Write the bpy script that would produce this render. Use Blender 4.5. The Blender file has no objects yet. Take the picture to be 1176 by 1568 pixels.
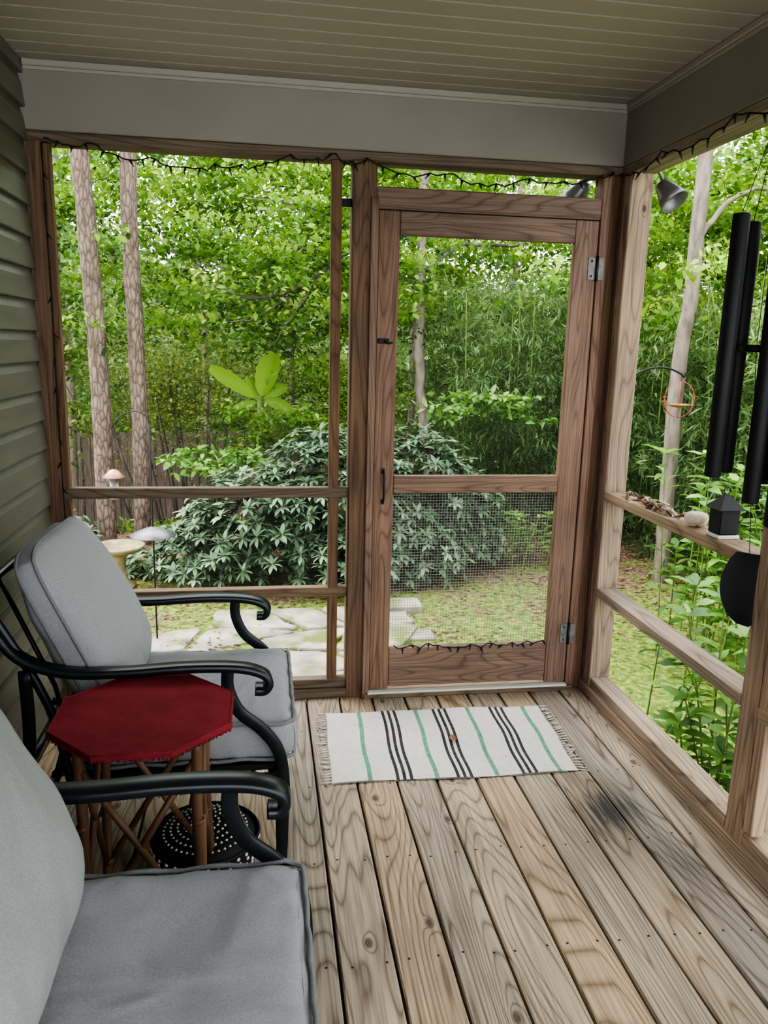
import bpy, bmesh, numpy as np
from math import *
from mathutils import Vector, Matrix, noise
rng=np.random.default_rng(7)
col=bpy.context.scene.collection

# ---------------------------------------------------------------- materials
def newmat(name):
    m=bpy.data.materials.new(name); m.use_nodes=True
    nt=m.node_tree; b=nt.nodes['Principled BSDF']; return m,nt,b
def N(nt,t,**k):
    n=nt.nodes.new(t)
    for a,v in k.items(): setattr(n,a,v)
    return n
def L(nt,a,b): nt.links.new(a,b)
def math_(nt,op,a,b=None,c=None):
    n=N(nt,'ShaderNodeMath',operation=op)
    for i,x in enumerate((a,b,c)):
        if x is None: continue
        if isinstance(x,(int,float)): n.inputs[i].default_value=x
        else: L(nt,x,n.inputs[i])
    return n.outputs[0]
def clamp(nt,x):
    n=N(nt,'ShaderNodeClamp'); L(nt,x,n.inputs[0]); return n.outputs[0]
def mixc(nt,f,a,b,mode='MIX'):
    n=N(nt,'ShaderNodeMix',data_type='RGBA',blend_type=mode)
    for i,x in ((0,f),(6,a),(7,b)):
        if isinstance(x,(int,float)): n.inputs[i].default_value=x
        elif isinstance(x,tuple): n.inputs[i].default_value=(*x[:3],1)
        else: L(nt,x,n.inputs[i])
    return n.outputs[2]
def ramp(nt,f,stops,interp='LINEAR'):
    r=N(nt,'ShaderNodeValToRGB'); cr=r.color_ramp; cr.interpolation=interp
    while len(cr.elements)<len(stops): cr.elements.new(0.5)
    for e,(p,c) in zip(cr.elements,stops):
        e.position=p; e.color=(*c,1) if len(c)==3 else c
    L(nt,f,r.inputs[0]); return r.outputs[0]
def plain(name,c,rough=.6,metal=0,ns=0,na=.15,bump=0,bs=60,spec=.4,stretch=(1,1,1),tint=None):
    m,nt,b=newmat(name); b.inputs['Roughness'].default_value=rough; b.inputs['Metallic'].default_value=metal
    b.inputs['Specular IOR Level'].default_value=spec
    tc=N(nt,'ShaderNodeTexCoord'); mp=N(nt,'ShaderNodeMapping'); L(nt,tc.outputs['Object'],mp.inputs[0]); mp.inputs['Scale'].default_value=stretch
    n=N(nt,'ShaderNodeTexNoise'); n.inputs['Scale'].default_value=ns or 8; n.inputs['Detail'].default_value=5; L(nt,mp.outputs[0],n.inputs[0])
    lo=tuple(x*(1-na) for x in c); hi=tuple(min(1,x*(1+na)) for x in c)
    cc=ramp(nt,n.outputs[0],[(.3,lo),(.7,hi)])
    if tint:
        n3=N(nt,'ShaderNodeTexNoise'); n3.inputs['Scale'].default_value=tint[1]; n3.inputs['Detail'].default_value=5; L(nt,tc.outputs['Object'],n3.inputs[0])
        cc=mixc(nt,ramp(nt,n3.outputs[0],[(tint[2],(0,0,0)),(tint[2]+.15,(1,1,1))]),cc,tint[0])
    L(nt,cc,b.inputs['Base Color'])
    if bump:
        n2=N(nt,'ShaderNodeTexNoise'); n2.inputs['Scale'].default_value=bs; n2.inputs['Detail'].default_value=4; L(nt,mp.outputs[0],n2.inputs[0])
        bp=N(nt,'ShaderNodeBump'); bp.inputs['Strength'].default_value=bump; bp.inputs['Distance'].default_value=.01
        L(nt,n2.outputs[0],bp.inputs['Height']); L(nt,bp.outputs[0],b.inputs['Normal'])
    return m
def wood(name,light,dark,axis=1,rings=20,knots=True,rough=.75,stain=None,scale=1.0,tints=((.80,.83,.86),(1,.98,.95),(1.0,.92,.82)),con=.62,streak=.60):
    """grain runs along axis"""
    m,nt,b=newmat(name); b.inputs['Roughness'].default_value=rough; b.inputs['Specular IOR Level'].default_value=.25
    tc=N(nt,'ShaderNodeTexCoord'); sp=N(nt,'ShaderNodeSeparateXYZ'); L(nt,tc.outputs['Object'],sp.inputs[0])
    at=N(nt,'ShaderNodeAttribute',attribute_name='rnd'); R=at.outputs['Fac']
    ax=[0,1,2]; ax.remove(axis)
    g=sp.outputs[axis]; a=sp.outputs[ax[0]]; c=sp.outputs[ax[1]]
    cb=N(nt,'ShaderNodeCombineXYZ')
    L(nt,math_(nt,'ADD',a,math_(nt,'MULTIPLY',R,7.3)),cb.inputs[0])
    L(nt,math_(nt,'ADD',math_(nt,'MULTIPLY',g,.085),math_(nt,'MULTIPLY',R,13.1)),cb.inputs[1]); L(nt,c,cb.inputs[2])
    n=N(nt,'ShaderNodeTexNoise'); n.inputs['Scale'].default_value=5.5*scale; n.inputs['Detail'].default_value=1.0; L(nt,cb.outputs[0],n.inputs[0])
    val=math_(nt,'MULTIPLY',n.outputs[0],rings)
    if knots:
        cb2=N(nt,'ShaderNodeCombineXYZ'); L(nt,math_(nt,'ADD',a,math_(nt,'MULTIPLY',R,5.3)),cb2.inputs[0])
        L(nt,math_(nt,'ADD',math_(nt,'MULTIPLY',g,.6),math_(nt,'MULTIPLY',R,3.7)),cb2.inputs[1]); cb2.inputs[2].default_value=.3
        v=N(nt,'ShaderNodeTexVoronoi',voronoi_dimensions='2D'); v.inputs['Scale'].default_value=4.4*scale; L(nt,cb2.outputs[0],v.inputs[0])
        sc=N(nt,'ShaderNodeSeparateColor'); L(nt,v.outputs['Color'],sc.inputs[0]); on=math_(nt,'GREATER_THAN',sc.outputs[0],.55)
        k=math_(nt,'MULTIPLY',math_(nt,'EXPONENT',math_(nt,'MULTIPLY',v.outputs['Distance'],-15.0)),on)
        val=math_(nt,'ADD',val,math_(nt,'MULTIPLY',k,3.0))
    pp=math_(nt,'MULTIPLY',math_(nt,'PINGPONG',val,.5),2)
    mid=tuple(x*.7+y*.3 for x,y in zip(light,dark))
    colr=ramp(nt,pp,[(0,dark),(.22,mid),(.5,light),(1,light)])
    colr=mixc(nt,con,light,colr)
    cb3=N(nt,'ShaderNodeCombineXYZ'); L(nt,math_(nt,'MULTIPLY',a,120),cb3.inputs[0]); L(nt,math_(nt,'MULTIPLY',g,2.5),cb3.inputs[1]); L(nt,math_(nt,'MULTIPLY',c,120),cb3.inputs[2])
    n3=N(nt,'ShaderNodeTexNoise'); n3.inputs['Scale'].default_value=1; n3.inputs['Detail'].default_value=3; L(nt,cb3.outputs[0],n3.inputs[0])
    colr=mixc(nt,.85,colr,ramp(nt,n3.outputs[0],[(.32,(streak,streak*.97,streak*.95)),(.62,(1,1,1))]),'MULTIPLY')
    colr=mixc(nt,1,colr,ramp(nt,R,[(0,tints[0]),(.5,tints[1]),(1,tints[2])]),'MULTIPLY')
    n4=N(nt,'ShaderNodeTexNoise'); n4.inputs['Scale'].default_value=2.2; n4.inputs['Detail'].default_value=5; L(nt,tc.outputs['Object'],n4.inputs[0])
    colr=mixc(nt,1,colr,ramp(nt,n4.outputs[0],[(.3,(.70,.70,.73)),(.7,(1.08,1.06,1.02))]),'MULTIPLY')
    if knots:
        colr=mixc(nt,math_(nt,'MULTIPLY',on,ramp(nt,v.outputs['Distance'],[(.030,(.85,.85,.85)),(.065,(0,0,0))])),colr,tuple(x*.5 for x in dark))
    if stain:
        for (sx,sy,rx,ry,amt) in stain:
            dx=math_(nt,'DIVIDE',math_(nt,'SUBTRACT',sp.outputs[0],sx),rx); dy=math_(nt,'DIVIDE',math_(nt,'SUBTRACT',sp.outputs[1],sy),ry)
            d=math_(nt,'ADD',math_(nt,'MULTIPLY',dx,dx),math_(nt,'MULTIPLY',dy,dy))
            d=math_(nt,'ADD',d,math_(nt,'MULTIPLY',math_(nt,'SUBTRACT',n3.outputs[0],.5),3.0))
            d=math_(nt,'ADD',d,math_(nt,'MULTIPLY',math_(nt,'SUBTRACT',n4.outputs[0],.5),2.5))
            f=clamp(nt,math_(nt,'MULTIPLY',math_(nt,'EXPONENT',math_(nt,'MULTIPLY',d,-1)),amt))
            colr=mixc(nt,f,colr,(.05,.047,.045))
    L(nt,colr,b.inputs['Base Color'])
    bp=N(nt,'ShaderNodeBump'); bp.inputs['Strength'].default_value=.3; bp.inputs['Distance'].default_value=.003
    L(nt,math_(nt,'ADD',pp,n3.outputs[0]),bp.inputs['Height']); L(nt,bp.outputs[0],b.inputs['Normal'])
    return m
def leafmat(name,stops,trans=.45,rough=.5,spec=.3):
    m,nt,b=newmat(name); b.inputs['Roughness'].default_value=rough; b.inputs['Specular IOR Level'].default_value=spec
    at=N(nt,'ShaderNodeAttribute',attribute_name='rnd')
    c=ramp(nt,at.outputs['Fac'],stops); L(nt,c,b.inputs['Base Color'])
    tr=N(nt,'ShaderNodeBsdfTranslucent'); L(nt,mixc(nt,1,c,(1.0,1.0,.65),'MULTIPLY'),tr.inputs[0])
    mx=N(nt,'ShaderNodeMixShader'); mx.inputs[0].default_value=trans
    L(nt,b.outputs[0],mx.inputs[1]); L(nt,tr.outputs[0],mx.inputs[2]); L(nt,mx.outputs[0],nt.nodes['Material Output'].inputs[0])
    return m

M={}
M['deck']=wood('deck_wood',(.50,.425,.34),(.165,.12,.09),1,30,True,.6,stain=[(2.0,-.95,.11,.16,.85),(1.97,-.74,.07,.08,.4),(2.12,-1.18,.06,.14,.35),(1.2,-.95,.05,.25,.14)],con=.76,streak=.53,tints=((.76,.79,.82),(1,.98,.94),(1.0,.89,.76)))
M['postV']=wood('post_wood_v',(.21,.14,.098),(.08,.047,.03),2,22,False,.75,scale=1.2)
M['frameV']=wood('weathered_wood_v',(.42,.32,.25),(.17,.115,.085),2,22,True,.75,scale=1.2)
M['frameX']=wood('weathered_wood_x',(.24,.18,.135),(.09,.062,.042),0,20,False,.75)
M['frameY']=wood('weathered_wood_y',(.44,.35,.275),(.18,.125,.09),1,20,False,.75)
M['doorV']=wood('door_wood_v',(.28,.19,.155),(.105,.062,.047),2,22,False,.6,scale=1.4)
M['doorX']=wood('door_wood_x',(.28,.195,.155),(.105,.064,.047),0,26,True,.6,scale=1.2)
M['siding']=plain('vinyl_siding',(.15,.14,.125),.42,ns=3,na=.12,bump=.15,bs=90,stretch=(6,1,8))
M['ceil']=plain('soffit_paint',(.32,.29,.255),.5,ns=2,na=.05)
M['beam']=plain('beam_paint',(.235,.215,.185),.6,ns=3,na=.05)
M['blackmetal']=plain('black_powdercoat',(.022,.026,.032),.32,metal=.5,ns=20,na=.2,spec=.6)
M['darkmetal']=plain('dark_steel',(.05,.05,.05),.5,metal=.7,ns=20)
M['black']=plain('matte_black',(.014,.014,.016),.55,ns=10,spec=.3)
M['steel']=plain('galvanised_steel',(.42,.42,.42),.4,metal=.8,ns=30)
M['hinge']=plain('hinge_steel',(.16,.155,.15),.5,metal=.35,ns=40,na=.3)
M['lampgrey']=plain('lamp_grey',(.20,.20,.21),.4,metal=.6,ns=10)
M['red']=plain('red_cloth',(.24,.036,.046),.85,ns=12,na=.18,bump=.4,bs=300,spec=.1)
M['bamboo']=plain('bamboo_pole',(.14,.075,.045),.45,ns=14,na=.4,stretch=(1,1,.3))
M['white']=plain('white_cotton',(.62,.60,.57),.9,ns=40,na=.06,bump=.5,bs=250,spec=.1)
M['stripeK']=plain('black_yarn',(.06,.058,.06),.9,ns=60,na=.4,bump=.5,bs=250,spec=.1)
M['stripeG']=plain('green_yarn',(.16,.32,.23),.9,ns=60,na=.2,bump=.5,bs=250,spec=.1)
M['stone']=plain('flagstone',(.27,.25,.205),.85,ns=5,na=.45,bump=.4,bs=20,tint=((.12,.15,.04),3.5,.50))
M['bath']=plain('birdbath_stone',(.26,.21,.12),.85,ns=9,na=.35,bump=.3,bs=40)
M['bark2']=plain('dark_bark',(.09,.075,.06),.9,ns=9,na=.45,bump=.6,bs=20,stretch=(2,2,.6))
M['bark3']=plain('grey_bark',(.21,.175,.145),.9,ns=9,na=.45,bump=.6,bs=20,stretch=(2,2,.6))
M['fence']=plain('fence_boards',(.14,.11,.09),.9,ns=6,na=.45,stretch=(8,1,.6))
M['copper']=plain('copper',(.50,.26,.20),.4,metal=.5,ns=10)
M['shell']=plain('shell',(.55,.46,.36),.5,ns=30,na=.3)
M['redwire']=plain('red_wire',(.36,.05,.035),.4,ns=10)
M['culm']=plain('bamboo_culm',(.14,.21,.05),.5,ns=4,na=.4,stretch=(1,1,3))
M['white2']=plain('white_paint',(.6,.6,.57),.5,ns=10,na=.04)
M['wire']=plain('hardware_cloth',(.28,.27,.25),.5,metal=.3,ns=10)
M['litter']=plain('leaf_litter',(.20,.115,.07),.9,ns=10,na=.5)
def barkmat():
    m,nt,b=newmat('pine_bark'); b.inputs['Roughness'].default_value=.95
    tc=N(nt,'ShaderNodeTexCoord'); mp=N(nt,'ShaderNodeMapping'); mp.inputs['Scale'].default_value=(26,26,8); L(nt,tc.outputs['Object'],mp.inputs[0])
    n=N(nt,'ShaderNodeTexNoise'); n.inputs['Scale'].default_value=.6; n.inputs['Detail'].default_value=3; L(nt,mp.outputs[0],n.inputs[0])
    v=N(nt,'ShaderNodeTexVoronoi',feature='DISTANCE_TO_EDGE'); v.inputs['Scale'].default_value=1.0
    L(nt,mixc(nt,.6,mp.outputs[0],n.outputs[1],'ADD'),v.inputs[0])
    c=ramp(nt,v.outputs['Distance'],[(0,(.08,.057,.045)),(.10,(.17,.13,.105)),(.35,(.25,.195,.16))])
    n2=N(nt,'ShaderNodeTexNoise'); n2.inputs['Scale'].default_value=5; n2.inputs['Detail'].default_value=6; L(nt,tc.outputs['Object'],n2.inputs[0])
    L(nt,mixc(nt,1,c,ramp(nt,n2.outputs[0],[(.3,(.6,.58,.56)),(.7,(1.15,1.1,1.08))]),'MULTIPLY'),b.inputs['Base Color'])
    bp=N(nt,'ShaderNodeBump'); bp.inputs['Strength'].default_value=.7; bp.inputs['Distance'].default_value=.02; L(nt,v.outputs['Distance'],bp.inputs['Height']); L(nt,bp.outputs[0],b.inputs['Normal']); return m
M['bark']=barkmat()
def screenmat():
    m,nt,b=newmat('insect_screen'); b.inputs['Base Color'].default_value=(.28,.28,.27,1); b.inputs['Roughness'].default_value=.8
    t=N(nt,'ShaderNodeBsdfTransparent'); mx=N(nt,'ShaderNodeMixShader'); mx.inputs[0].default_value=.05
    L(nt,t.outputs[0],mx.inputs[1]); L(nt,b.outputs[0],mx.inputs[2]); L(nt,mx.outputs[0],nt.nodes['Material Output'].inputs[0]); return m
M['screen']=screenmat()

def fabric(name,c):
    m,nt,b=newmat(name); b.inputs['Roughness'].default_value=.9; b.inputs['Specular IOR Level'].default_value=.15
    b.inputs['Sheen Weight'].default_value=.05
    tc=N(nt,'ShaderNodeTexCoord'); 
    n=N(nt,'ShaderNodeTexNoise'); n.inputs['Scale'].default_value=260; n.inputs['Detail'].default_value=2; L(nt,tc.outputs['Object'],n.inputs[0])
    L(nt,ramp(nt,n.outputs[0],[(.3,tuple(x*.87 for x in c)),(.7,tuple(x*1.08 for x in c))]),b.inputs['Base Color'])
    n2=N(nt,'ShaderNodeTexNoise'); n2.inputs['Scale'].default_value=4.5; n2.inputs['Detail'].default_value=2; n2.inputs['Distortion'].default_value=.6; L(nt,tc.outputs['Object'],n2.inputs[0])
    b1=N(nt,'ShaderNodeBump'); b1.inputs['Strength'].default_value=.55; b1.inputs['Distance'].default_value=.05; L(nt,n2.outputs[0],b1.inputs['Height'])
    b2=N(nt,'ShaderNodeBump'); b2.inputs['Strength'].default_value=.2; b2.inputs['Distance'].default_value=.001; L(nt,n.outputs[0],b2.inputs['Height']); L(nt,b1.outputs[0],b2.inputs['Normal'])
    L(nt,b2.outputs[0],b.inputs['Normal']); return m
M['fabric']=fabric('grey_cushion_fabric',(.30,.305,.33))
M['piping']=fabric('grey_piping',(.20,.205,.22))

def groundmat():
    m,nt,b=newmat('moss_and_mulch_ground'); b.inputs['Roughness'].default_value=.95
    tc=N(nt,'ShaderNodeTexCoord'); sp=N(nt,'ShaderNodeSeparateXYZ'); L(nt,tc.outputs['Object'],sp.inputs[0])
    n=N(nt,'ShaderNodeTexNoise'); n.inputs['Scale'].default_value=1.3; n.inputs['Detail'].default_value=6; n.inputs['Roughness'].default_value=.65; L(nt,tc.outputs['Object'],n.inputs[0])
    n2=N(nt,'ShaderNodeTexNoise'); n2.inputs['Scale'].default_value=22; n2.inputs['Detail'].default_value=6; L(nt,tc.outputs['Object'],n2.inputs[0])
    moss=ramp(nt,n2.outputs[0],[(.32,(.045,.075,.012)),(.5,(.12,.17,.025)),(.68,(.25,.28,.06))])
    mul=ramp(nt,n2.outputs[0],[(.32,(.045,.027,.017)),(.5,(.13,.075,.048)),(.68,(.28,.19,.135))])
    f=math_(nt,'ADD',math_(nt,'MULTIPLY',math_(nt,'SUBTRACT',n.outputs[0],.47),6.0),math_(nt,'MULTIPLY',math_(nt,'SUBTRACT',sp.outputs[1],3.2),.7))
    L(nt,mixc(nt,clamp(nt,f),moss,mul),b.inputs['Base Color'])
    bp=N(nt,'ShaderNodeBump'); bp.inputs['Strength'].default_value=.8; bp.inputs['Distance'].default_value=.03; L(nt,n2.outputs[0],bp.inputs['Height']); L(nt,bp.outputs[0],b.inputs['Normal'])
    return m
M['ground']=groundmat()

# ---------------------------------------------------------------- mesh builder
class MB:
    def __init__(s): s.v=[];s.f=[];s.mi=[];s.r=[];s.sm=[];s.mats=[]
    def add(s,vs,fs,mat,smooth=False,rnd=None):
        if mat not in s.mats: s.mats.append(mat)
        k=s.mats.index(mat); o=len(s.v); s.v+= [tuple(v) for v in vs]
        r=float(rng.random()) if rnd is None else rnd
        for f in fs: s.f.append([i+o for i in f]); s.mi.append(k); s.r.append(r); s.sm.append(smooth)
    def box(s,x0,x1,y0,y1,z0,z1,mat,b=.003,rnd=None,R=None):
        c=((x0+x1)/2,(y0+y1)/2,(z0+z1)/2); h=(abs(x1-x0)/2,abs(y1-y0)/2,abs(z1-z0)/2); b=min(b,min(h)*.45)
        vs=[];idx={}
        for sx in (-1,1):
            for sy in (-1,1):
                for sz in (-1,1):
                    sg=(sx,sy,sz)
                    for a in range(3):
                        p=[sg[i]*(h[i] if i==a else h[i]-b) for i in range(3)]
                        idx[(sg,a)]=len(vs); vs.append(p)
        fs=[]
        for a in range(3):
            o=[i for i in range(3) if i!=a]
            for sa in (-1,1):
                q=[]
                for (p1,p2) in ((-1,-1),(1,-1),(1,1),(-1,1)):
                    sg=[0,0,0]; sg[a]=sa; sg[o[0]]=p1; sg[o[1]]=p2; q.append(idx[(tuple(sg),a)])
                fs.append(q)
            for p1 in (-1,1):
                for p2 in (-1,1):
                    s1=[0,0,0]; s2=[0,0,0]; s1[a]=-1; s2[a]=1
                    for t in (s1,s2): t[o[0]]=p1; t[o[1]]=p2
                    fs.append([idx[(tuple(s1),o[0])],idx[(tuple(s2),o[0])],idx[(tuple(s2),o[1])],idx[(tuple(s1),o[1])]])
        for sx in (-1,1):
            for sy in (-1,1):
                for sz in (-1,1): fs.append([idx[((sx,sy,sz),a)] for a in range(3)])
        if R is not None: vs=[tuple(R@Vector(v)) for v in vs]
        s.add([(v[0]+c[0],v[1]+c[1],v[2]+c[2]) for v in vs],fs,mat,False,rnd)
    def tube(s,path,rad,mat,seg=8,prof=None,up=(0,0,1),smooth=True,closed=False,rnd=None):
        P=[Vector(p) for p in path]; n=len(P)
        if prof is None: prof=[(cos(2*pi*i/seg),sin(2*pi*i/seg)) for i in range(seg)]
        m=len(prof); vs=[]; u=Vector(up)
        if not hasattr(rad,'__len__'): rad=[rad]*n
        prevs=None
        for i in range(n):
            if closed: t=P[(i+1)%n]-P[i-1]
            else: t=P[min(i+1,n-1)]-P[max(i-1,0)]
            t.normalize()
            if prevs is None:
                sd=t.cross(u)
                if sd.length<1e-3: sd=t.cross(Vector((1,0,0)))
            else:
                sd=prevs-t*prevs.dot(t)
                if sd.length<1e-6: sd=t.cross(u)
            sd.normalize(); prevs=sd; w=sd.cross(t)
            for a,b in prof: vs.append(P[i]+sd*a*rad[i]+w*b*rad[i])
        fs=[]
        for i in range(n if closed else n-1):
            for j in range(m):
                a=i*m+j; b_=i*m+(j+1)%m; c=((i+1)%n)*m+(j+1)%m; d=((i+1)%n)*m+j; fs.append([a,b_,c,d])
        if not closed: fs.append(list(range(m))[::-1]); fs.append([(n-1)*m+j for j in range(m)])
        s.add(vs,fs,mat,smooth,rnd)
    def lathe(s,prof,c,mat,seg=24,axis=None,smooth=True):
        vs=[];fs=[];m=len(prof)
        R=Matrix.Identity(3) if axis is None else Vector((0,0,1)).rotation_difference(Vector(axis)).to_matrix()
        for i in range(seg):
            a=2*pi*i/seg
            for r,z in prof:
                v=R@Vector((r*cos(a),r*sin(a),z)); vs.append((v.x+c[0],v.y+c[1],v.z+c[2]))
        for i in range(seg):
            for j in range(m-1): fs.append([i*m+j,((i+1)%seg)*m+j,((i+1)%seg)*m+j+1,i*m+j+1])
        s.add(vs,fs,mat,smooth)
    def grid(s,fn,nu,nv,mat,smooth=True,rnd=None):
        vs=[fn(i/nu,j/nv) for i in range(nu+1) for j in range(nv+1)]
        fs=[[i*(nv+1)+j,(i+1)*(nv+1)+j,(i+1)*(nv+1)+j+1,i*(nv+1)+j+1] for i in range(nu) for j in range(nv)]
        s.add(vs,fs,mat,smooth,rnd)
    def obj(s,name,weld=0,parent=None,recalc=True,loc=None):
        me=bpy.data.meshes.new(name); me.from_pydata(s.v,[],s.f)
        for m in s.mats: me.materials.append(M[m])
        me.polygons.foreach_set('material_index',s.mi); me.polygons.foreach_set('use_smooth',s.sm)
        a=me.attributes.new('rnd','FLOAT','FACE'); a.data.foreach_set('value',s.r)
        if weld or recalc:
            bm=bmesh.new(); bm.from_mesh(me)
            if weld: bmesh.ops.remove_doubles(bm,verts=bm.verts,dist=weld)
            if recalc: bmesh.ops.recalc_face_normals(bm,faces=bm.faces)
            bm.to_mesh(me); bm.free()
        me.update(); o=bpy.data.objects.new(name,me); col.objects.link(o)
        if parent: o.parent=parent
        if loc: o.location=loc
        return o
def empty(name):
    e=bpy.data.objects.new(name,None); col.objects.link(e); return e
def smooth_path(pts,sub=5):
    P=[Vector(p) for p in pts]; out=[]
    for i in range(len(P)-1):
        a=P[max(i-1,0)];p=P[i];q=P[i+1];d=P[min(i+2,len(P)-1)]
        for t in range(sub):
            s=t/sub; out.append(.5*((2*p)+(q-a)*s+(2*a-5*p+4*q-d)*s*s+(3*p-a-3*q+d)*s**3))
    out.append(P[-1]); return out

W=2.2926; H=2.5037; B=2.2721; YB=-4.9
GZ=-.6
def terr(x,y):
    t=min(1,max(0,(y-4.8)/5.5)); t=t*t*(3-2*t)
    return GZ-1.0*t+.03*noise.noise(Vector((x*.7,y*.7,0)))

# ---------------------------------------------------------------- shell
b=MB(); x=1.02-.145*9; k=0
while x<W+.02:
    x1=min(x+.1375,W+.10)
    b.box(x,x1,YB,.06,-.035,0,'deck',.004,rnd=((k*0.37+.13)%1)); x+=.145; k+=1
for jy in np.arange(-4.4,0,.41):
    xx=1.02-.145*8
    while xx<W-.1:
        for dx in (.03,.11):
            cx,cy=xx+dx+rng.normal(0,.004),jy+rng.normal(0,.006); r=.0040
            b.add([(cx+r*cos(a*pi/3),cy+r*sin(a*pi/3),.0006) for a in range(6)],[list(range(6))],'black')
        xx+=.145
b.obj('floor')
b=MB(); b.box(-.3,W+.1,YB,.1,-.22,-.045,'postV'); 
for px in (0.2,1.2,2.3):
    for py in (0.03,-2.2,-4.6): b.box(px-.05,px+.05,py-.05,py+.05,-.9,-.1,'postV')
b.obj('deck_frame')

b=MB(); y=.02
while y>YB:
    b.box(-.05,W+.1,y-.0945,y,H,H+.015,'ceil',.006); y-=.1
b.box(-.2,W+.5,YB-.3,.5,H+.02,H+.16,'beam')
b.obj('ceiling')

b=MB()
lap=.112; z=0.0-.12
while z<H+.05:
    pr=[(.020,0),(.021,.004),(.016,.055),(.014,.078),(.006,.098),(.002,lap+.003)]
    n=len(pr); vs=[(.0+p[0]-.02,YB,z+p[1]) for p in pr]+[(.0+p[0]-.02,.04,z+p[1]) for p in pr]
    vs+= [(-.02,YB,z),(-.02,.04,z)]
    fs=[[i,i+1,n+i+1,n+i] for i in range(n-1)]+[[0,n,2*n+1,2*n]]
    b.add(vs,fs,'siding',False); z+=lap
b.box(-.12,-.021,YB,.04,-.3,H+.1,'siding')
b.obj('wall_left',recalc=False)

b=MB()
b.box(-.1,W+.14,0,.14,B,H+.02,'beam',.004)
b.box(0,W,-.012,0,H-.022,H,'ceil',.004)
b.box(0,W,-.006,0,H-.034,H-.022,'ceil',.002)
b.obj('wall_back')
b=MB()
b.box(-.02,W+.12,.012,.11,B-.036,B,'frameX',.003)
b.box(-.015,.045,-.004,.085,0,B-.036,'postV',.003)
b.box(.045,.07,.02,.06,.5,B-.04,'postV',.002)
b.box(1.19,1.285,-.006,.09,0,B-.036,'postV',.004)
b.box(1.262,1.292,-.02,.05,0,2.10,'doorV',.003)
b.box(1.108,1.150,.01,.055,.0,B-.036,'postV',.003)
b.box(1.15,1.19,.03,.05,2.07,2.10,'black',.003)
b.box(2.212,2.250,-.008,.08,0,B-.036,'doorV',.003)
b.box(2.250,W+.0,.0,.09,0,B-.036,'postV',.003)
b.box(1.285,2.215,-.004,.08,2.066,2.145,'doorX',.004)
b.box(1.20,2.25,-.002,.03,2.062,2.072,'doorX',.002)
b.box(.045,1.195,.008,.055,.905,.948,'frameX',.003)
b.box(.045,1.195,.008,.055,.470,.510,'frameX',.003)
b.box(.0,1.195,-.004,.09,.0,.045,'frameX',.003)
b.box(.0,1.195,.008,.06,.046,.085,'frameX',.003)
for (x0,x1,z0,z1) in ((.045,1.108,.086,B-.036),(1.288,2.212,2.146,B-.036)):
    b.add([(x0,.06,z0),(x1,.06,z0),(x1,.06,z1),(x0,.06,z1)],[[0,1,2,3]],'screen')
b.obj('window_1')
b=MB(); b.box(1.27,2.24,-.03,.13,.0005,.022,'frameX',.003); b.box(1.285,2.21,-.034,-.004,.022,.032,'white2',.002); b.obj('trim_1')

b=MB()
b.box(W,W+.14,YB,.0,B,H+.02,'beam',.004)
b.box(W-.012,W,YB,-.012,H-.022,H,'ceil',.004)
b.box(W-.006,W,YB,-.012,H-.034,H-.022,'ceil',.002)
b.obj('wall_right')
b=MB()
b.box(W+.004,W+.11,YB,.0,B-.036,B,'frameY',.003)
b.box(W,W+.095,-.09,-.0,0,B-.036,'frameV',.004)
b.box(W-.006,W+.03,-.045,-.002,.0,B-.036,'doorV',.003)
for py in (-1.16,-2.35,-3.55,-4.75):
    b.box(W+.002,W+.095,py-.09,py,0,B-.036,'frameV',.004)
    b.box(W-.0,W+.045,py-.135,py-.092,0.1,B-.036,'frameV',.003)
segs=[(-.09,-1.16),(-1.25,-2.35),(-2.44,-3.55),(-3.64,-4.75)]
for a,c in segs:
    b.box(W-.004,W+.090,c,a,.906,.945,'frameY',.003)
    b.box(W-.002,W+.090,c,a,.470,.510,'frameY',.003)
    b.box(W+.004,W+.09,c,a,.047,.088,'frameY',.003)
    b.add([(W+.097,c,.09),(W+.097,a,.09),(W+.097,a,B-.036),(W+.097,c,B-.036)],[[0,1,2,3]],'screen')
b.box(W-.01,W+.095,YB,-.0,.0,.046,'frameY',.003)
b.obj('window_2')

# ---------------------------------------------------------------- door
b=MB()
y0,y1=-.004,.032
b.box(1.294,1.380,y0,y1,.035,2.058,'doorV',.003); b.box(2.110,2.208,y0,y1,.035,2.058,'doorV',.003)
b.box(1.381,2.109,y0,y1,1.968,2.058,'doorX',.003); b.box(1.381,2.109,y0,y1,.925,1.000,'doorX',.003); b.box(1.381,2.109,y0,y1,.045,.225,'doorX',.003)
wy=.034
for i in range(57):
    xx=1.381+(i+.5)*.0128
    b.box(xx-.0006,xx+.0006,wy,wy+.0012,.22,.93,'wire',.0001)
for i in range(55):
    zz=.225+(i+.5)*.0128
    b.box(1.381,2.109,wy,wy+.0012,zz-.0006,zz+.0006,'wire',.0001)
b.add([(1.381,.030,.22),(2.109,.030,.22),(2.109,.030,1.97),(1.381,.030,1.97)],[[0,1,2,3]],'screen')
for (zc) in (1.87,.27):
    b.box(2.172,2.205,-.007,-.004,zc-.045,zc+.045,'hinge',.002); b.box(2.215,2.240,-.011,-.008,zc-.045,zc+.045,'hinge',.002)
    b.tube([(2.210,-.012,zc-.05),(2.210,-.012,zc+.05)],.006,'darkmetal',8)
    for dz in (-.03,.03): b.lathe([(0,.002),(.004,.001),(.005,0)],(2.188,-.007,zc+dz),'darkmetal',8,axis=(0,-1,0))
b.tube(smooth_path([(1.335,-.006,.89),(1.335,-.034,.905),(1.335,-.034,1.005),(1.335,-.006,1.02)],4),.0045,'black',8)
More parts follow.
